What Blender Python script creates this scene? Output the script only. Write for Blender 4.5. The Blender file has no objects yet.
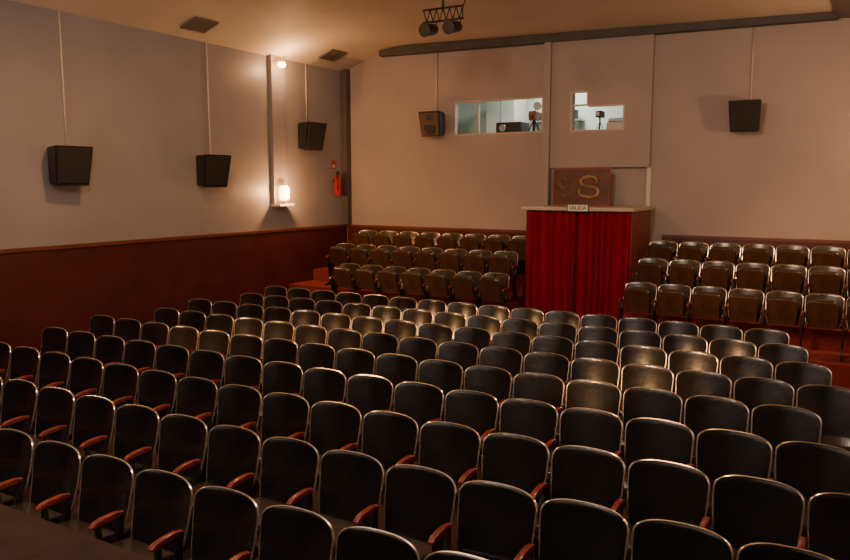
import bpy, bmesh, math, random
from mathutils import Vector, Matrix
random.seed(4)
C = bpy.context.scene.collection
pi = math.pi

# ---------------------------------------------------------------- materials
def mat(name, col, rough=0.6, metal=0.0, var=0.12, scale=6.0, bump=0.0, bscale=60.0,
        emis=None, estr=0.0, coat=0.0, spec=0.5, detail=4.0):
    m = bpy.data.materials.new(name); m.use_nodes = True
    nt = m.node_tree; b = nt.nodes["Principled BSDF"]
    tc = nt.nodes.new("ShaderNodeTexCoord")
    n = nt.nodes.new("ShaderNodeTexNoise"); n.inputs["Scale"].default_value = scale
    n.inputs["Detail"].default_value = detail
    nt.links.new(tc.outputs["Object"], n.inputs["Vector"])
    r = nt.nodes.new("ShaderNodeValToRGB")
    r.color_ramp.elements[0].position = 0.3; r.color_ramp.elements[1].position = 0.7
    r.color_ramp.elements[0].color = (*[max(0, c*(1-var)) for c in col], 1)
    r.color_ramp.elements[1].color = (*[min(1, c*(1+var)) for c in col], 1)
    nt.links.new(n.outputs["Fac"], r.inputs["Fac"])
    nt.links.new(r.outputs["Color"], b.inputs["Base Color"])
    b.inputs["Roughness"].default_value = rough
    b.inputs["Metallic"].default_value = metal
    b.inputs["Specular IOR Level"].default_value = spec
    b.inputs["Coat Weight"].default_value = coat
    if bump > 0:
        n2 = nt.nodes.new("ShaderNodeTexNoise"); n2.inputs["Scale"].default_value = bscale
        nt.links.new(tc.outputs["Object"], n2.inputs["Vector"])
        bp = nt.nodes.new("ShaderNodeBump"); bp.inputs["Strength"].default_value = bump
        bp.inputs["Distance"].default_value = 0.01
        nt.links.new(n2.outputs["Fac"], bp.inputs["Height"])
        nt.links.new(bp.outputs["Normal"], b.inputs["Normal"])
    if emis:
        b.inputs["Emission Color"].default_value = (*emis, 1)
        b.inputs["Emission Strength"].default_value = estr
    return m

M = {}
M['wall']   = mat("wall_paint", (.255,.235,.25), .42, var=.08, scale=1.0, bump=.15, bscale=12)
M['wallb']  = mat("back_wall_paint", (.315,.255,.240), .6, var=.07, scale=.8, bump=.12, bscale=25)
M['ceil']   = mat("ceiling_paint", (.62,.52,.42), .7, var=.07, scale=.8)
M['cove']   = mat("cove_painted_shade", (.10,.08,.07), .6, var=.1, scale=2)  # shade on the right cove, put into a dark colour
M['dado']   = mat("dado_red_paint", (.065,.012,.008), .34, var=.2, scale=2)
M['rail']   = mat("rail_wood", (.12,.03,.018), .4, var=.2, scale=8)
M['carpet'] = mat("red_carpet", (.17,.014,.010), .95, var=.3, scale=30, bump=.4, bscale=300)
M['floor']  = mat("dark_floor", (.045,.012,.009), .8, var=.3, scale=4, bump=.3, bscale=200)
M['stage']  = mat("stage_boards", (.024,.011,.007), .85, var=.3, scale=5, spec=.15)
M['front']  = mat("dark_stage_drape", (.02,.015,.013), .9, var=.2, scale=3)
M['screen'] = mat("projection_screen_white", (.8,.8,.8), .8, var=.02, scale=3)
M['leather']= mat("black_leatherette", (.0075,.0058,.0048), .21, var=.4, scale=9, bump=.16, bscale=14, spec=.75)
M['leatherb']= mat("leatherette_painted_shine", (.024,.012,.006), .23, var=.5, scale=7, bump=.14, bscale=16, spec=.8)  # browner copy of the leatherette, golden lamp shine painted into raised backs
M['rim']    = mat("worn_rim_metal", (.64,.55,.44), .24, metal=.88, var=.25, scale=20)
M['armw']   = mat("armrest_wood", (.13,.017,.010), .35, var=.3, scale=14, coat=.2)
M['iron']   = mat("cast_iron", (.02,.015,.012), .5, metal=.3, var=.3, scale=12)
M['seatp']  = mat("seat_vinyl", (.034,.022,.015), .22, var=.4, scale=9, bump=.1, bscale=20, spec=.9)
M['pan']    = mat("seat_underside", (.070,.034,.016), .3, var=.3, scale=10)
M['black']  = mat("black_plastic", (.010,.009,.008), .5, var=.2, scale=12)
M['grille'] = mat("speaker_grille", (.016,.013,.010), .75, var=.3, scale=90, bump=.5, bscale=300)
M['cone']   = mat("speaker_cone", (.07,.04,.025), .5, var=.2, scale=20)
M['white']  = mat("white_paint", (.55,.49,.42), .5, var=.04, scale=6)
M['slab']   = mat("slab_paint", (.45,.37,.30), .5, var=.06, scale=6)
M['curtain']= mat("red_velvet", (.21,.0035,.012), .9, var=.1, scale=2, bump=.1, bscale=120, spec=.08)
M['maroon'] = mat("maroon_panel", (.17,.032,.018), .5, var=.2, scale=4)
M['trim']   = mat("dark_trim", (.05,.045,.045), .6, var=.15, scale=4)
M['brown']  = mat("brown_board", (.085,.028,.015), .45, var=.4, scale=5)
M['gold']   = mat("dull_gold_paint", (.27,.155,.07), .45, var=.4, scale=12)
M['dgold']  = mat("faded_gold_paint", (.16,.085,.04), .5, var=.4, scale=12)
M['brass']  = mat("brass", (.4,.25,.1), .35, metal=.8)
M['red']    = mat("extinguisher_red", (.40,.013,.011), .3, var=.05)
M['booth']  = mat("booth_room_paint", (.62,.66,.60), .7, var=.05, scale=2)
M['steel']  = mat("grey_steel", (.35,.36,.36), .4, metal=.5, var=.1)
M['glassl'] = mat("lit_lamp_glass", (1,.8,.5), .4, emis=(1.0,.44,.12), estr=20)
M['tube']   = mat("lit_tube", (1,1,1), .4, emis=(.9,1,.88), estr=6)
M['vent']   = mat("vent_metal", (.13,.105,.09), .6, var=.15)
M['ink']    = mat("sign_ink", (.015,.02,.015), .6)
M['signp']  = mat("sign_panel", (.75,.72,.64), .6)
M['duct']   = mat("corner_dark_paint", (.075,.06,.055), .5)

# ---------------------------------------------------------------- mesh helpers
def bm_box(bm, lo, hi, mi=0, bevel=0.0, seg=2):
    r = bmesh.ops.create_cube(bm, size=1.0)
    vs = r['verts']
    c = [(a+b)/2 for a, b in zip(lo, hi)]; s = [abs(b-a) for a, b in zip(lo, hi)]
    for v in vs:
        v.co = Vector((c[0]+v.co.x*s[0], c[1]+v.co.y*s[1], c[2]+v.co.z*s[2]))
    fs = set(f for v in vs for f in v.link_faces)
    for f in fs: f.material_index = mi
    if bevel > 0:
        es = list(set(e for v in vs for e in v.link_edges))
        bmesh.ops.bevel(bm, geom=es, offset=bevel, segments=seg, affect='EDGES', profile=.6)

def bm_tube(bm, pts, r, n=8, mi=0, caps=True):
    pts = [Vector(p) for p in pts]; rings = []
    for i, p in enumerate(pts):
        if i == 0: d = pts[1]-p
        elif i == len(pts)-1: d = p-pts[i-1]
        else: d = (pts[i+1]-p).normalized()+(p-pts[i-1]).normalized()
        d.normalize()
        ref = Vector((0,1,0)) if abs(d.y) < .9 else Vector((1,0,0))
        a = d.cross(ref).normalized(); b = d.cross(a).normalized()
        rr = r[i] if isinstance(r, (list, tuple)) else r
        rings.append([bm.verts.new(p+a*math.cos(2*pi*k/n)*rr+b*math.sin(2*pi*k/n)*rr) for k in range(n)])
    for i in range(len(rings)-1):
        for k in range(n):
            f = bm.faces.new((rings[i][k], rings[i][(k+1)%n], rings[i+1][(k+1)%n], rings[i+1][k]))
            f.material_index = mi; f.smooth = True
    if caps:
        for rg in (rings[0], rings[-1]):
            f = bm.faces.new(rg); f.material_index = mi

def bm_prism(bm, poly, axis, lo, hi, mi=0, bevel=0.0, seg=2):
    def P(a, b, t):
        return {'x': (t, a, b), 'y': (a, t, b), 'z': (a, b, t)}[axis]
    v0 = [bm.verts.new(P(a, b, lo)) for a, b in poly]
    v1 = [bm.verts.new(P(a, b, hi)) for a, b in poly]
    n = len(poly); fs = [bm.faces.new(v0[::-1]), bm.faces.new(v1)]
    for i in range(n):
        fs.append(bm.faces.new((v0[i], v0[(i+1)%n], v1[(i+1)%n], v1[i])))
    for f in fs: f.material_index = mi
    if bevel > 0:
        es = list(fs[0].edges)+list(fs[1].edges)
        bmesh.ops.bevel(bm, geom=es, offset=bevel, segments=seg, affect='EDGES', profile=.6)

def mk(name, bm, mats, parent=None, smooth=False, loc=None):
    bmesh.ops.recalc_face_normals(bm, faces=bm.faces)
    me = bpy.data.meshes.new(name); bm.to_mesh(me); bm.free()
    if not isinstance(mats, (list, tuple)): mats = [mats]
    for m in mats: me.materials.append(m)
    if smooth:
        for p in me.polygons: p.use_smooth = True
        try: me.set_sharp_from_angle(angle=math.radians(40))
        except Exception: pass
    o = bpy.data.objects.new(name, me); C.objects.link(o)
    if parent: o.parent = parent
    if loc: o.location = loc
    return o

def empty(name, loc, label, cat, group=None, rotz=0):
    e = bpy.data.objects.new(name, None); e.empty_display_size = .1
    e.location = loc; e.rotation_euler = (0,0,rotz); C.objects.link(e)
    e["label"] = label; e["category"] = cat
    if group: e["group"] = group
    return e

def box(name, lo, hi, m, parent=None, bevel=0, smooth=False):
    bm = bmesh.new(); bm_box(bm, lo, hi, bevel=bevel)
    return mk(name, bm, m, parent, smooth)
def struct(o, label=None, cat=None):
    o["kind"] = "structure"
    if label: o["label"] = label
    if cat: o["category"] = cat
    return o

# ---------------------------------------------------------------- room dimensions
XL, XR, YB, YF = -10.2, 1.1, 13.87, -2.2
DZ = 1.67
prof = [(-10.2,5.07), (-9.85,5.20), (-9.55,5.30), (-9.30,5.375), (-9.05,5.43), (-8.75,5.463), (-8.4,5.47), (-.67,5.27), (XR,4.85)]

struct(box("floor", (XL-.1,YF,-.1), (XR+.1,YB,0), M['floor']), "dark auditorium floor", "floor")
bm = bmesh.new(); bm_box(bm, (-5.3,10.15,0), (XR,10.99,.012)); bm_box(bm, (-.10,4.5,0), (XR,10.15,.012))
struct(mk("floor_aisle", bm, M['carpet']), "red aisle carpet", "carpet")
struct(box("wall_left", (XL-.15,YF,-.1), (XL,YB,5.12), M['wall']), "mauve grey painted plaster side wall", "wall")
struct(box("wall_right", (XR,YF,-.1), (XR+.15,YB,5.0), M['wall']), "mauve grey painted plaster side wall", "wall")
struct(box("wall_front", (XL-.15,YF-.15,-.1), (XR+.15,YF,5.7), M['front']), "dark draped wall behind the stage", "wall")

# back wall with window openings
holes = [(-7.45,-5.52,3.60,4.28), (-4.94,-4.60,4.05,4.32), (-4.94,-3.92,3.58,4.05)]
def holed(bm, x0, x1, z0, z1, y0, y1):
    xs = sorted(set([x0,x1]+[h[i] for h in holes for i in (0,1) if x0 < h[i] < x1]))
    zs = sorted(set([z0,z1]+[h[i] for h in holes for i in (2,3) if z0 < h[i] < z1]))
    for i in range(len(xs)-1):
        for j in range(len(zs)-1):
            cx, cz = (xs[i]+xs[i+1])/2, (zs[j]+zs[j+1])/2
            if any(h[0] < cx < h[1] and h[2] < cz < h[3] for h in holes): continue
            bm_box(bm, (xs[i],y0,zs[j]), (xs[i+1],y1,zs[j+1]))
PD = .11
bm = bmesh.new(); holed(bm, XL-.15, XR+.15, -.1, 5.7, YB, YB+.15)
struct(mk("wall_back", bm, M['wallb']), "mauve beige rear wall with projection openings", "wall")
bm = bmesh.new(); holed(bm, -5.32, -3.45, 2.92, 5.36, YB-PD, YB-.001)
struct(mk("trim_1", bm, M['wallb']), "shallow projecting plaster panel on rear wall", "wall panel")
struct(box("trim_13", (-5.45,YB-.17,DZ+.05), (-5.325,YB-.001,5.36), M['wallb']), "narrow vertical plaster pilaster", "pilaster")

# ceiling
bm = bmesh.new()
poly = prof+[(x,z+.12) for x,z in prof[::-1]]
bm_prism(bm, poly, 'y', YF, YB)
struct(mk("ceiling", bm, M['ceil'], smooth=True), "cream plaster ceiling with curved side coves", "ceiling")
bm = bmesh.new()
bm_prism(bm, [(-9.15,5.30),(-.62,5.16),(-.62,5.27),(-8.4,5.46),(-9.15,5.40)], 'y', YB-.20, YB-.001)
struct(mk("trim_2", bm, M['trim']), "dark moulding where rear wall meets ceiling", "moulding")
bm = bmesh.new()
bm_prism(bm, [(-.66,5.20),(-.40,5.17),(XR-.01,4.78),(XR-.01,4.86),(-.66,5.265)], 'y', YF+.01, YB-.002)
struct(mk("cove_shade_sheet", bm, M['cove']), "dark sheet painting shade over the sloped ceiling cove", "cove")  # thin dark sheet added under the cove to paint its shade
# dado
bm = bmesh.new(); bm_box(bm, (XL+.001,YF,0), (XL+.03,YB-.001,DZ))
struct(mk("trim_3", bm, M['dado']), "dark red painted dado panel", "dado")
bm = bmesh.new(); bm_box(bm, (XL+.001,YF,DZ), (XL+.055,YB-.001,DZ+.06), bevel=.01)
struct(mk("trim_4", bm, M['rail']), "reddish wooden dado rail", "rail")
bm = bmesh.new()
bm_box(bm, (XL+.06,YB-.03,0), (-5.4,YB-.001,DZ)); bm_box(bm, (-3.2,YB-.03,0), (XR,YB-.001,DZ))
struct(mk("trim_5", bm, M['dado']), "dark red painted dado panel", "dado")
bm = bmesh.new()
bm_box(bm, (XL+.06,YB-.05,DZ), (-5.46,YB-.001,DZ+.05)); bm_box(bm, (-3.2,YB-.05,DZ), (XR,YB-.001,DZ+.05))
struct(mk("trim_6", bm, M['rail']), "reddish wooden dado rail", "rail")
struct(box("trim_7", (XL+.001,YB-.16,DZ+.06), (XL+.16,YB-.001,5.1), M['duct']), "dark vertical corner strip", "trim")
struct(box("trim_8", (-3.50,YB-.05,DZ+.1), (-3.43,YB-.001,2.92), M['white']), "pale vertical wall edge", "trim")

# tiers
tiers = [(11.0,.29),(11.83,.59),(12.62,.82)]
def tier(name, x0, x1):
    bm = bmesh.new()
    pts = [(11.0,0)]
    for i,(y,z) in enumerate(tiers):
        pts.append((y,z)); pts.append((tiers[i+1][0] if i < 2 else YB-.03, z))
    pts.append((YB-.03,0))
    bm_prism(bm, pts, 'x', x0, x1)
    o = mk(name, bm, M['carpet']); struct(o, "red carpeted stepped seating platform", "platform")
tier("floor_platform", XL+.03, -5.36)
tier("floor_platform", -3.28, XR)

# stage and projection screen
bm = bmesh.new()
bm_box(bm, (XL+.03,YF,0), (XR,2.0,.96)); bm_box(bm, (XL+.03,YF,.96), (XR,2.07,1.0))
struct(mk("floor_stage", bm, M['stage']), "dark brown stage boards", "stage")
e = empty("projection_screen", (-4.8,YF,1.0), "white projection screen with black border behind stage", "screen")
box("screen_cloth", (-4.0,.03,.15), (4.0,.05,3.4), M['screen'], e)
bm = bmesh.new()
bm_box(bm, (-4.15,.001,0.0), (4.15,.06,.15)); bm_box(bm, (-4.15,.001,3.4), (4.15,.06,3.55))
bm_box(bm, (-4.15,.001,.15), (-4.0,.06,3.4)); bm_box(bm, (4.0,.001,.15), (4.15,.06,3.4))
mk("border", bm, M['front'], e)

# ---------------------------------------------------------------- windows + projection room
def frame(name, rects, y0, y1, m, label):
    bm = bmesh.new()
    for lo, hi in rects: bm_box(bm, (lo[0],y0,lo[1]), (hi[0],y1,hi[1]))
    struct(mk(name, bm, m), label, "window")
frame("window_1", [((-7.45,3.60),(-5.52,3.63)), ((-7.45,4.25),(-5.52,4.28)), ((-7.45,3.63),(-7.42,4.25)),
                   ((-5.55,3.63),(-5.52,4.25)), ((-6.92,3.63),(-6.89,4.25))], YB+.0, YB+.06, M['slab'],
      "wide projection booth window, pale frame")
frame("window_2", [((-4.94,3.58),(-3.92,3.61)), ((-4.60,4.02),(-3.92,4.05)), ((-4.94,4.05),(-4.60,4.08)), ((-4.94,4.29),(-4.60,4.32)),
                   ((-4.94,3.61),(-4.91,4.05)), ((-3.95,3.61),(-3.92,4.02)), ((-4.94,4.08),(-4.91,4.29)), ((-4.63,4.08),(-4.60,4.29))],
      YB-PD, YB-PD+.06, M['slab'], "stepped projection booth window, pale frame")
y0, y1 = YB+.15, YB+2.4
struct(box("wall_booth_back", (-8.6,y1,2.7), (-2.9,y1+.1,5.3), M['booth']), "pale lit booth wall", "wall")
struct(box("wall_booth_left", (-8.7,y0,2.7), (-8.6,y1,5.3), M['booth']), "pale lit booth wall", "wall")
struct(box("wall_booth_right", (-2.9,y0,2.7), (-2.8,y1,5.3), M['booth']), "pale lit booth wall", "wall")
struct(box("floor_booth", (-8.7,y0,2.6), (-2.8,y1+.1,2.7), M['steel']), "booth floor", "floor")
struct(box("ceiling_booth", (-8.7,y0,5.2), (-2.8,y1+.1,5.3), M['booth']), "booth ceiling", "ceiling")

e = empty("counter", (-6.2,YB+.7,2.7), "pale grey equipment counter inside the projection booth", "counter")
box("countertop", (-1.2,-.3,.86), (3.0,.3,.90), M['steel'], e)
for x in (-1.15, .9, 2.9):
    box("leg", (x,-.25,0), (x+.05,.25,.86), M['steel'], e)
e = empty("projector", (-6.42,YB+.62,3.602), "black digital projector on the booth counter", "projector")
box("body", (-.28,-.22,.02), (.28,.22,.26), M['black'], e, bevel=.02)
bm = bmesh.new(); bm_tube(bm, [(-.1,-.22,.14),(-.1,-.3,.14)], .07, 16); mk("lens", bm, M['steel'], e)
for x in (-.2,.2): box("foot", (x-.02,-.15,0), (x+.02,.15,.02), M['black'], e)
e = empty("film_projector", (-5.93,YB+.55,3.602), "reddish brown film projector with lamp head on stand", "projector")
bm = bmesh.new(); bm_tube(bm, [(0,0,0),(0,0,.30)], .025, 10); bm_tube(bm, [(0,0,0),(0,0,.02)], .10, 16); mk("stand", bm, M['iron'], e)
bm = bmesh.new(); bm_box(bm, (-.07,-.12,.28), (.07,.12,.46), bevel=.015); bm_tube(bm, [(0,-.12,.37),(0,-.2,.37)], .04, 12); mk("head", bm, M['maroon'], e)
bm = bmesh.new(); bm_tube(bm, [(.0,0,.44),(.07,0,.58)], .012, 8); bm_tube(bm, [(0,0,.30),(.14,0,.05)], .012, 8); bm_tube(bm, [(0,0,.30),(-.13,0,.05)], .012, 8); mk("arm", bm, M['iron'], e)
bm = bmesh.new(); bm_tube(bm, [(.07,-.015,.56),(.07,.015,.56)], .085, 20); mk("reel", bm, M['steel'], e)
e = empty("cabinet", (-7.15,YB+1.9,2.7), "white booth cabinet with doors", "cabinet")
box("body", (-.35,-.3,0), (.35,.3,1.8), M['white'], e, bevel=.01)
box("door", (-.33,-.33,.05), (-.01,-.3,1.75), M['booth'], e); box("door", (.01,-.33,.05), (.33,-.3,1.75), M['booth'], e)
e = empty("wall_shelf", (-6.1,y1-.2,3.98), "grey metal wall shelf with boxes in booth", "shelf")
box("board", (-.6,-.15,0), (.6,.199,.03), M['steel'], e)
for x in (-.5,.48):
    bm = bmesh.new(); bm_prism(bm, [(.19,0),(-.1,0),(.19,-.18)], 'x', x, x+.02); mk("bracket", bm, M['steel'], e)
for i,(x,w,h,m) in enumerate([(-.45,.2,.16,'black'),(-.2,.16,.1,'steel'),(.1,.25,.14,'brown'),(.42,.14,.18,'black')]):
    e = empty("storage_box", (-6.1+x,y1-.22,4.012), "small equipment box on the booth shelf", "box", "booth shelf boxes")
    box("body", (-w/2,-.1,0), (w/2,.1,h), M[m], e, bevel=.01); box("lid", (-w/2-.005,-.105,h), (w/2+.005,.105,h+.02), M[m], e)
e = empty("printer", (-4.22,YB+.62,3.602), "white boxy machine on the booth counter", "machine")
box("body", (-.2,-.2,0), (.2,.2,.18), M['white'], e, bevel=.03, smooth=True)
box("lid", (-.17,-.17,.18), (.12,.17,.25), M['steel'], e, bevel=.02)
e = empty("video_camera", (-4.58,YB+.55,3.602), "black camera on a small stand in booth window", "camera")
bm = bmesh.new(); bm_tube(bm, [(0,0,.28),(0,0,.02)], .015, 8)
for a in range(3):
    bm_tube(bm, [(0,0,.2),(.1*math.cos(a*2.1),.1*math.sin(a*2.1),0.005)], .008, 6)
mk("tripod", bm, M['black'], e)
bm = bmesh.new(); bm_box(bm, (-.06,-.1,.28), (.06,.12,.40), bevel=.01); mk("body", bm, M['black'], e)
bm = bmesh.new(); bm_tube(bm, [(0,-.1,.34),(0,-.17,.34)], .04, 12); mk("lens", bm, M['steel'], e)
e = empty("tube_lamp", (-5.8,YB+1.3,5.2), "white fluorescent tube lamp on booth ceiling", "lamp")
box("housing", (-1.2,-.06,-.05), (1.2,.06,0), M['white'], e)
bm = bmesh.new(); bm_tube(bm, [(-1.15,0,-.075),(1.15,0,-.075)], .02, 10); mk("tube", bm, M['tube'], e)

# ---------------------------------------------------------------- chairs
z0, hh, WW = .40, .458, .246
TS = [(0.0,.178),(0.03,.198),(.12,.216),(.3,.230),(.5,.240),(.78,.246)]
n_ = 11; p_ = 2/3.2
for i in range(1, n_+1):
    a = i/n_*pi/2
    TS.append((.78+.22*math.sin(a)**p_, WW*max(0, math.cos(a))**p_ if i < n_ else 0.0))
def bpos(x, t, off=0, puff=0):
    y = -.11+.11*t - .044*(x/WW)**2 + .016*math.sin(pi*t)
    return (x, y+off-puff, z0+t*hh)
def make_backrest():
    bm = bmesh.new(); n = 14; F = []; B = []
    for t, w in TS:
        fr, br = [], []
        for k in range(n+1):
            s = -1+2*k/n
            pf = .005*(1-abs(s)**3)*(min(1, w/.2))
            fr.append(bm.verts.new(bpos(s*w, t, 0, pf)))
            br.append(bm.verts.new(bpos(s*w, t, .014)))
        F.append(fr); B.append(br)
    for i in range(len(TS)-1):
        for k in range(n):
            bm.faces.new((F[i][k],F[i][k+1],F[i+1][k+1],F[i+1][k]))
            bm.faces.new((B[i][k+1],B[i][k],B[i+1][k],B[i+1][k+1]))
        bm.faces.new((F[i][0],F[i+1][0],B[i+1][0],B[i][0]))
        bm.faces.new((F[i][n],B[i][n],B[i+1][n],F[i+1][n]))
    for k in range(n): bm.faces.new((F[0][k+1],F[0][k],B[0][k],B[0][k+1]))
    bmesh.ops.remove_doubles(bm, verts=bm.verts, dist=1e-4)
    return bm
def make_rim():
    bm = bmesh.new(); pts = []
    for t, w in TS[:-1]: pts.append(bpos(-w, t, .006))
    pts.append(bpos(0, 1.0, .006))
    for t, w in TS[:-1][::-1]: pts.append(bpos(w, t, .006))
    bm_tube(bm, pts, .0072, 6)
    return bm
def make_seat():
    bm = bmesh.new(); w, d, r = .212, .42, .10
    poly = [(-w*.92,0),(w*.92,0)]
    for i in range(6):
        a = -i/5*pi/2; poly.append((w-r+r*math.cos(a), -d+r+r*math.sin(a)))
    for i in range(6):
        a = -pi/2-i/5*pi/2; poly.append((-w+r+r*math.cos(a), -d+r+r*math.sin(a)))
    bm_prism(bm, poly, 'z', -.02, .045, bevel=.022, seg=3)
    bm_prism(bm, [(x*.94, y*.97-.005) for x, y in poly], 'z', -.04, -.018, mi=1)
    return bm
AX = -.2595
def make_arm():
    bm = bmesh.new()
    pr = [(-.145,.596),(-.145,.620),(-.20,.629),(-.29,.628),(-.345,.616),(-.375,.597),(-.375,.582),(-.34,.588),(-.27,.600)]
    bm_prism(bm, pr, 'x', -.019, .019, bevel=.006, seg=2)
    return bm
def make_stand():
    bm = bmesh.new()
    pr = [(-.44,0),(-.06,0),(-.05,.03),(-.12,.06),(-.17,.14),(-.17,.36),(-.15,.50),(-.15,.596),
          (-.17,.596),(-.18,.54),(-.22,.44),(-.30,.50),(-.31,.594),(-.335,.588),(-.335,.44),(-.32,.34),(-.28,.14),(-.33,.06),(-.44,.03)]
    bm_prism(bm, pr, 'x', -.013, .013)
    bm_tube(bm, [(.0,-.18,.38),(.06,-.18,.40)], .012, 6)
    return bm

mesh = {}
def proto(key, name, bm, mats, smooth=True):
    o = mk(name, bm, mats, None, smooth); mesh[key] = o.data
    bpy.data.objects.remove(o)
proto('backrest', 'backrest', make_backrest(), M['leather'])
proto('backrest_b', 'backrest', make_backrest(), M['leatherb'])
proto('backrest_rim', 'backrest_rim', make_rim(), M['rim'])
proto('seat', 'seat', make_seat(), [M['seatp'], M['pan']])
proto('armrest', 'armrest', make_arm(), M['armw'])
proto('side_stand', 'side_stand', make_stand(), M['iron'])

def build_chair(two, folded, label, group):
    e = bpy.data.objects.new("theater_chair", None); e.empty_display_size = .1
    e["label"] = label; e["category"] = "chair"; e["group"] = group
    if folded: e.scale = (.955,.955,.97)
    parts = []
    def add(k, loc=(0,0,0), rx=0):
        o = bpy.data.objects.new('backrest' if k == 'backrest_b' else k, mesh[k]); o.parent = e; o.location = loc
        o.rotation_euler = (rx,0,0); parts.append(o)
    add('backrest_b' if folded else 'backrest'); add('backrest_rim')
    if folded: add('seat', (0,-.20,.42), math.radians(-66))
    else: add('seat', (0,-.155,.425), math.radians(-6))
    add('armrest', (AX,0,0)); add('side_stand', (AX,0,0))
    if two: add('armrest', (-AX,0,0)); add('side_stand', (-AX,0,0)); parts[-1].scale = (-1,1,1)
    return e, parts
L1 = "black leatherette theater chair with metal rim, wooden armrest, seat down"
L2 = "dark tip-up theater chair on carpeted platform, seat folded up"
L3 = "black leatherette theater chair at row end beside aisle, two armrests"
G1, G2 = "theater chairs on the flat floor", "theater chairs on the raised platform"
protos = {('f',0): build_chair(False, False, L1, G1), ('f',1): build_chair(True, False, L3, G1),
          ('r',0): build_chair(False, True, L2, G2), ('r',1): build_chair(True, True, L2, G2)}
def place(key, x, y, z):
    e, parts = protos[key]
    n = e.copy(); n.location = (x,y,z); C.objects.link(n)
    for p in parts:
        q = p.copy(); q.parent = n
        C.objects.link(q)
SP = .519
cnt = 0
xends = [.15,.15,.15,.15,-.2,-.15,-.4,-.7,-.9]
for r in range(9):
    y = 3.03+.86*r
    base = -1.25 if r % 2 else -1.51
    xmax = xends[r]; xmin = -7.95 if r < 2 else -8.8
    xs = []
    k = -16
    while True:
        x = base+SP*k; k += 1
        if x > xmax: break
        if x < xmin: continue
        xs.append(x)
    for x in xs:
        place(('f', 1 if x == xs[-1] else 0), x, y, 0); cnt += 1
for i, (y, z) in enumerate([(11.6,.29),(12.42,.59),(13.22,.82)]):
    nl = 7 if i == 0 else 8
    xs = [-5.38-.506*k-(.20 if i else 0) for k in range(nl)][::-1]
    for x in xs: place(('r', 1 if x == xs[-1] else 0), x, y, z); cnt += 1
    xs = [-2.95-.03*i+.497*k for k in range(7)]
    for x in xs: place(('r', 1 if x == xs[-1] else 0), x, y, z); cnt += 1
for e, parts in protos.values():
    for p in parts: bpy.data.objects.remove(p)
    bpy.data.objects.remove(e)

# ---------------------------------------------------------------- speakers
def speaker(loc, rotz, label, cones=False, s=1.0):
    e = empty("loudspeaker", loc, label, "speaker", "wall loudspeakers", rotz)
    bm = bmesh.new()
    w, h = .25*s, .25*s; yb = -.07
    v = [bm.verts.new(p) for p in [(-w*.8,yb,-h*.85),(w*.8,yb,-h*.85),(w*.8,yb,h*.95),(-w*.8,yb,h*.95),
         (-w*.88,yb-.22*s,-h),(w*.88,yb-.22*s,-h),(w,yb-.32*s,h),(-w,yb-.32*s,h)]]
    for f in [(0,1,2,3),(4,5,6,7),(0,1,5,4),(3,2,6,7),(0,3,7,4),(1,2,6,5)]: bm.faces.new([v[i] for i in f])
    bmesh.ops.bevel(bm, geom=list(bm.edges), offset=.012, segments=2, affect='EDGES')
    mk("cabinet", bm, M['black'], e)
    bm = bmesh.new()
    def fp(a, b, o):
        k = (b+1)/2
        return (a*w*(.88+.12*k), yb-(.22+.10*k)*s-o, b*h)
    g0 = [bm.verts.new(fp(a*.9,b*.9,.001)) for a,b in [(-1,-1),(1,-1),(1,1),(-1,1)]]
    g1 = [bm.verts.new(fp(a*.86,b*.86,.014)) for a,b in [(-1,-1),(1,-1),(1,1),(-1,1)]]
    bm.faces.new(g1); bm.faces.new(g0)
    for i in range(4): bm.faces.new((g0[i],g0[(i+1)%4],g1[(i+1)%4],g1[i]))
    mk("grille", bm, M['cone'] if cones else M['grille'], e)
    if cones:
        for nm, a, b, r in [("woofer",0,-.3,.13*s),("tweeter",.0,.5,.06*s)]:
            bm = bmesh.new(); p = Vector(fp(a,b,.014))
            bm_tube(bm, [p, p+Vector((0,-.012,0)), p+Vector((0,-.0121,0)), p+Vector((0,-.002,0))], [r,r,r*.8,r*.3], 20)
            mk(nm, bm, M['black'], e, True)
    bm = bmesh.new()
    bm_box(bm, (-.06,-.012,-.09), (.06,0,.09)); bm_tube(bm, [(0,-.01,0),(0,-.08,0)], .02, 8)
    mk("wall_bracket", bm, M['iron'], e)
def conduit(x, y, z0, z1, label):
    bm = bmesh.new(); bm_tube(bm, [(x,y,z0),(x,y,z1)], .013, 8)
    o = mk("conduit_pipe", bm, M['white']); o["label"] = label; o["category"] = "pipe"; o["group"] = "speaker cable conduits"
lp = "thin white cable conduit running down wall to speaker"
sl = "black wedge-shaped wall speaker below white conduit on side wall"
for y, z, py in ((6.92,2.87,7.02),(9.68,2.84,9.82),(12.42,3.58,12.52)):
    speaker((XL,y,z), pi/2-.12, sl, s=1.12)
    conduit(XL+.016, py, z+.30, 5.06, lp)
speaker((-7.83,YB,3.83), 0, "brown-fronted black wall speaker with round cones on rear wall", True)
conduit(-7.85, YB-.016, 4.1, 5.28, lp)
speaker((-1.88,YB,3.72), 0, "black wedge-shaped wall speaker casting a shadow on rear wall", s=1.02)
conduit(-1.84, YB-.016, 3.99, 5.16, lp)

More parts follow.
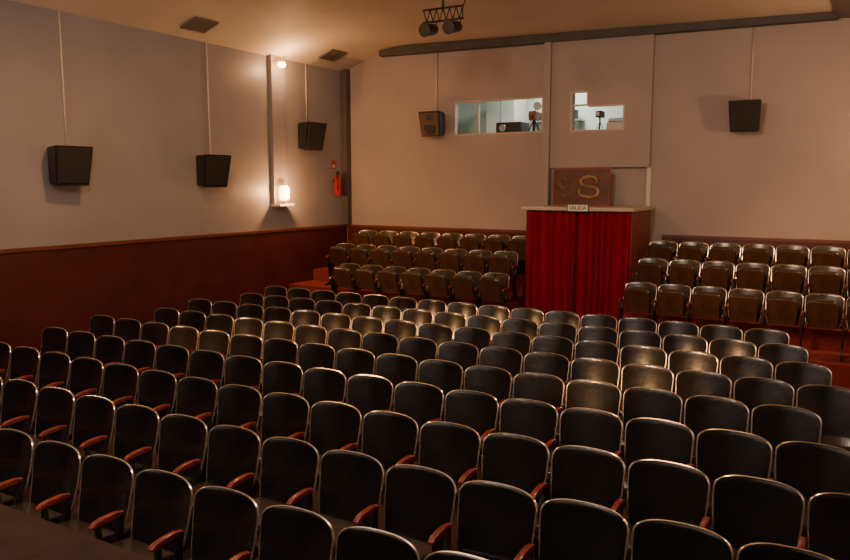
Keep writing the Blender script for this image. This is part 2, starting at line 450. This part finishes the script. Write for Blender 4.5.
# ---------------------------------------------------------------- wall light columns
def light_column(x, y, sgn, top=5.1):
    e = empty("wall_light_column", (x,y,2.2), "slim plaster wall column with glowing glass lamps on side wall", "wall lamp", "wall light columns")
    bm = bmesh.new()
    bm_box(bm, (0.001*sgn,-.16,.05), (.065*sgn,.16,top-2.2))
    bm_box(bm, (0.001*sgn,-.20,.03), (.085*sgn,-.16,top-2.2)); bm_box(bm, (0.001*sgn,.16,.03), (.085*sgn,.20,top-2.2))
    mk("column", bm, M['wall'], e)
    bm = bmesh.new(); bm_box(bm, (.001*sgn,-.22,-.02), (.24*sgn,.22,.03), bevel=.01); mk("bracket_shelf", bm, M['white'], e)
    bm = bmesh.new(); bm_tube(bm, [(.17*sgn,0,.10),(.17*sgn,0,.14),(.17*sgn,0,.34),(.17*sgn,0,.39)], [.06,.095,.095,.06], 16)
    mk("lamp_glass", bm, M['glassl'], e, True)
    bm = bmesh.new(); bm_tube(bm, [(.17*sgn,0,.03),(.17*sgn,0,.10)], .03, 12); mk("lamp_holder", bm, M['brass'], e)
    bm = bmesh.new()
    tz = top-2.2-.24
    bm_tube(bm, [(.17*sgn,0,tz),(.17*sgn,0,tz+.04),(.17*sgn,0,tz+.10)], [.05,.085,.07], 16)
    mk("lamp_glass", bm, M['glassl'], e, True)
    return e
light_column(XL, 11.6, 1)
light_column(XR, 11.6, -1, 4.80)
light_column(XL, 4.2, 1); light_column(XR, 4.2, -1, 4.80)

def light(kind, name, loc, power, col, size=.1, target=None, angle=None, blend=.5):
    l = bpy.data.lights.new(name, kind); l.energy = power; l.color = col
    if kind == 'AREA': l.shape = 'DISK'; l.size = size
    else: l.shadow_soft_size = size
    if kind == 'SPOT': l.spot_size = math.radians(angle); l.spot_blend = blend
    o = bpy.data.objects.new(name, l); o.location = loc; C.objects.link(o)
    if target: o.rotation_euler = (Vector(target)-Vector(loc)).to_track_quat('-Z','Y').to_euler()
    return o
W = (1.0,.46,.16)
W2 = (1.0,.60,.30)
G = (1.0,.50,.20)
light('POINT', "sconce_light", (XL+.34,11.6,2.46), 95, W, .06)
light('POINT', "sconce_light", (XL+.42,11.6,4.84), 42, (1.0,.52,.22), .05)
light('POINT', "sconce_light", (XR-.35,11.6,3.3), 145, W2, .08)
light('POINT', "sconce_light", (XL+.35,4.2,4.2), 28, W2, .1)
light('POINT', "sconce_light", (XR-.35,4.2,4.3), 55, W2, .1)
light('AREA', "house_light", (-3.2,2.0,4.9), 220, (1,.77,.60), 1.0, (-4.8,13,2.9))
light('AREA', "house_light", (-2.0,6.0,5.15), 100, G, .4, (-2.5,7.5,0))
light('AREA', "house_light", (-7.0,6.5,5.2), 145, G, .4, (-7.0,7.8,0))
light('AREA', "added_sheen_light", (-4.0,1.2,4.9), 330, (1,.80,.64), .8, (-4.8,-2.2,2.4))  # unseen lamp added on the screen to lighten the front seats
light('SPOT', "added_glare_spot", (-4.0,.3,3.4), 3600, G, .12, (-1.85,7.3,.8), 9, .6)  # unseen spots, added to make golden glare on the floor seats
light('SPOT', "added_glare_spot", (-9.85,3.0,3.0), 2100, G, .12, (-6.5,7.3,.85), 22, .9)
light('SPOT', "added_glare_spot", (-3.2,4.5,4.9), 1000, G, .12, (-1.2,12.3,1.3), 25, .9)  # unseen spots added for tan shine on the raised seats
light('SPOT', "added_glare_spot", (-8.6,4.5,4.9), 760, G, .12, (-7.3,12.3,1.2), 27, .9)
light('AREA', "tube_light", (-5.8,YB+1.3,5.05), 80, (.95,1,.88), 1.2)

# ---------------------------------------------------------------- vestibule
e = empty("entrance_vestibule", (-4.315,YB,0), "red velvet curtained entrance booth with pale flat top", "booth")
fx, bx, fy = -.935, .935, -1.37
box("side_panel", (bx-.05,fy+.06,0), (bx,-.19,2.16), M['maroon'], e)
box("side_panel", (fx,fy+.06,0), (fx+.05,-.19,2.16), M['maroon'], e)
bm = bmesh.new(); bm_box(bm, (fx-.05,fy-.13,2.165), (bx+.05,-.19,2.225), bevel=.01); mk("top_slab", bm, M['slab'], e)
for x in (fx,bx-.06): box("post", (x,fy,0), (x+.06,fy+.06,2.165), M['maroon'], e)
bm = bmesh.new(); bm_tube(bm, [(fx+.06,fy+.02,2.12),(bx-.06,fy+.02,2.12)], .012, 8); mk("curtain_rod", bm, M['brass'], e)
rc = random.Random(7)
def curtain(x0, x1, nf):
    ws = [rc.uniform(.5,1.6) for _ in range(nf)]; s = sum(ws); cs = [0]
    for w_ in ws: cs.append(cs[-1]+w_/s)
    dp = [rc.uniform(.55,1.2) for _ in range(nf)]; sk = [rc.uniform(-.035,.035) for _ in range(nf+1)]
    sk[0] = sk[-1] = 0
    bm = bmesh.new(); nx, nz = nf*22, 28; g = []
    for j in range(nz+1):
        k = j/nz; z = .02+2.13*k; row = []
        cc = [c+sk_*(1-k)+.008*math.sin(4*z+9*c)*(0 if c in (0,1) else 1) for c, sk_ in zip(cs, sk)]
        cc[0] = 0; cc[-1] = 1
        for i in range(nx+1):
            u = i/nx; m_ = 0
            while m_ < nf-1 and u > cc[m_+1]: m_ += 1
            q = min(1, max(0, (u-cc[m_])/max(.01, cc[m_+1]-cc[m_])))
            amp = .125*dp[m_]*(1-.3*k)
            y = fy+.0-amp*max(0, math.sin(pi*q))**.75*(1+.10*math.sin(3*z+2*m_))
            row.append(bm.verts.new((x0+(x1-x0)*u,y,z)))
        g.append(row)
    for j in range(nz):
        for i in range(nx): bm.faces.new((g[j][i],g[j][i+1],g[j+1][i+1],g[j+1][i]))
    o = mk("curtain", bm, M['curtain'], e, False)
    for p in o.data.polygons: p.use_smooth = True
curtain(fx+.01, -.004, 7); curtain(.004, bx-.01, 7)

def text(s, size, parent, loc, rot, m, name="lettering", ext=.004, sx=1.0):
    cu = bpy.data.curves.new(name, 'FONT'); cu.body = s; cu.size = size; cu.extrude = ext
    cu.align_x = 'CENTER'; cu.align_y = 'CENTER'
    to = bpy.data.objects.new("tmp", cu); C.objects.link(to)
    bpy.context.view_layer.update()
    me = bpy.data.meshes.new_from_object(to); bpy.data.objects.remove(to)
    me.materials.clear(); me.materials.append(m)
    o = bpy.data.objects.new(name, me); C.objects.link(o); o.parent = parent
    o.location = loc; o.rotation_euler = rot; o.scale = (sx,1,1)
    return o
e = empty("exit_sign", (-4.26,YB-1.516,2.155), "small dark-framed exit sign reading SALIDA on booth edge", "sign")
box("panel", (-.175,-.010,.010), (.175,.010,.115), M['signp'], e)
bm = bmesh.new()
bm_box(bm, (-.185,-.013,0), (.185,.013,.010)); bm_box(bm, (-.185,-.013,.115), (.185,.013,.125))
bm_box(bm, (-.185,-.013,.010), (-.175,.013,.115)); bm_box(bm, (.175,-.013,.010), (.185,.013,.115))
mk("frame", bm, M['ink'], e)
text("SALIDA", .094, e, (0,-.013,.0625), (pi/2,0,0), M['ink'], ext=.003, sx=.97)

# emblem board
e = empty("emblem_board", (-4.60,YB-.35,2.227), "dark reddish-brown board with gilt curling letter emblem", "sign")
box("board", (-.52,-.02,0), (.52,.02,.66), M['brown'], e, bevel=.01)
bm = bmesh.new()
bm_box(bm, (-.54,-.035,0), (-.51,-.02,.68)); bm_box(bm, (.51,-.035,0), (.54,-.02,.68))
bm_box(bm, (-.51,-.035,.65), (.51,-.02,.68)); bm_box(bm, (-.51,-.035,0), (.51,-.02,.03))
mk("frame", bm, M['maroon'], e)
def arc(bm, cx, cz, r, a0, a1, rr=.018, n=16, ex=1.0):
    bm_tube(bm, [(cx+ex*r*math.cos(a0+(a1-a0)*i/n), -.022, cz+r*math.sin(a0+(a1-a0)*i/n)) for i in range(n+1)], [rr*(.35+.8*math.sin(pi*i/n)) for i in range(n+1)], 6)
bm = bmesh.new()
arc(bm, .14,.44,.088,-.7,3*pi/2, .034, ex=1.7); arc(bm, .14,.25,.10,pi/2,-pi*1.2, .037, ex=1.85)
mk("letter_emblem", bm, M['gold'], e)
for a in [(-.32,.40,.09,.6,5.4,.022), (-.30,.22,.06,3.2,6.3,.016)]:
    bm = bmesh.new(); arc(bm, *a); mk("faded_motif", bm, M['dgold'], e)

# ---------------------------------------------------------------- fire extinguisher + sign
e = empty("fire_extinguisher", (XL+.12,13.42,2.38), "red fire extinguisher with black hose on wall hook", "fire extinguisher")
bm = bmesh.new(); bm_tube(bm, [(0,0,0),(0,0,.03),(0,0,.36),(0,0,.42),(0,0,.45)], [.06,.075,.075,.05,.025], 20); mk("cylinder_body", bm, M['red'], e, True)
bm = bmesh.new(); bm_box(bm, (-.02,-.02,.45), (.02,.02,.49)); bm_box(bm, (-.01,-.10,.49), (.01,.03,.51)); mk("valve", bm, M['iron'], e)
bm = bmesh.new(); bm_tube(bm, [(.02,-.02,.47),(.05,-.10,.44),(.06,-.11,.30),(.05,-.09,.12)], .012, 8); mk("hose", bm, M['black'], e)
bm = bmesh.new(); bm_box(bm, (-.12,-.03,.30), (-.07,.03,.34)); mk("hook", bm, M['iron'], e)
e = empty("extinguisher_sign", (XL+.001,13.42,2.95), "small red and white extinguisher sign on wall", "sign")
box("panel", (0,-.08,0), (.008,.08,.18), M['red'], e); box("inset", (.008,-.05,.03), (.011,.05,.09), M['white'], e)

# ---------------------------------------------------------------- ceiling vents on cove and lighting rig
sl_ = math.atan2(.23,.65); nrm = Vector((math.sin(sl_),0,-math.cos(sl_)))
for x, y in ((-9.74,9.25), (-9.70,12.8)):
    c = Vector((x,y,5.07+(x+10.2)*.23/.65))+nrm*.010
    e = empty("ceiling_vent", c, "grey slatted vent grille on the sloped ceiling cove", "vent", "ceiling vents")
    e.rotation_euler = (0,-sl_,0)
    bm = bmesh.new()
    for lo,hi in [((-.19,-.26,-.02),(-.16,.26,0)),((.16,-.26,-.02),(.19,.26,0)),((-.16,-.26,-.02),(.16,-.23,0)),((-.16,.23,-.02),(.16,.26,0))]: bm_box(bm, lo, hi)
    mk("frame", bm, M['vent'], e)
    bm = bmesh.new()
    for i in range(8): bm_box(bm, (-.155+i*.040,-.23,-.015), (-.135+i*.040,.23,-.002))
    mk("slats", bm, M['vent'], e)

e = empty("spotlight_rig", (-5.62,10.1,5.385), "black metal ceiling rig holding two stage spotlights", "spotlight")
bm = bmesh.new()
bm_box(bm, (-.05,-.05,-.06), (.05,.05,.02)); bm_tube(bm, [(0,0,0),(0,0,-.22)], .02, 8)
for z in (-.2,-.38): bm_tube(bm, [(-.34,0,z),(.34,0,z)], .016, 8)
for i in range(7):
    x = -.33+i*.11; bm_tube(bm, [(x,0,-.2),(x+(.055 if i < 6 else 0),0,-.38)], .009, 6)
    if i < 6: bm_tube(bm, [(x+.055,0,-.38),(x+.11,0,-.2)], .009, 6)
mk("truss", bm, M['black'], e)
for sx in (-.20,.20):
    bm = bmesh.new()
    bm_tube(bm, [(sx,.12,-.46),(sx,.08,-.47),(sx,-.16,-.52),(sx,-.20,-.53)], [.05,.08,.09,.10], 16)
    bm_tube(bm, [(sx-.10,0,-.36),(sx-.10,-.02,-.49)], .008, 6); bm_tube(bm, [(sx+.10,0,-.36),(sx+.10,-.02,-.49)], .008, 6)
    mk("spotlight_head", bm, M['black'], e)
bm = bmesh.new(); bm_tube(bm, [(.34,0,-.2),(.40,0,-.05),(.36,0,.02)], .01, 6); mk("cable", bm, M['black'], e)

# ---------------------------------------------------------------- world + camera
w = bpy.data.worlds.new("world"); bpy.context.scene.world = w; w.use_nodes = True
w.node_tree.nodes["Background"].inputs[0].default_value = (.02,.015,.01,1)
w.node_tree.nodes["Background"].inputs[1].default_value = .3

cam = bpy.data.cameras.new("camera"); cam.sensor_width = 36; cam.lens = 757/850*36
co = bpy.data.objects.new("camera", cam); C.objects.link(co)
co.location = (0,0,2.6); co.rotation_euler = (math.radians(90-7.15),0,math.radians(30.4))
cam.clip_start = .05
bpy.context.scene.camera = co
print("chairs", cnt)
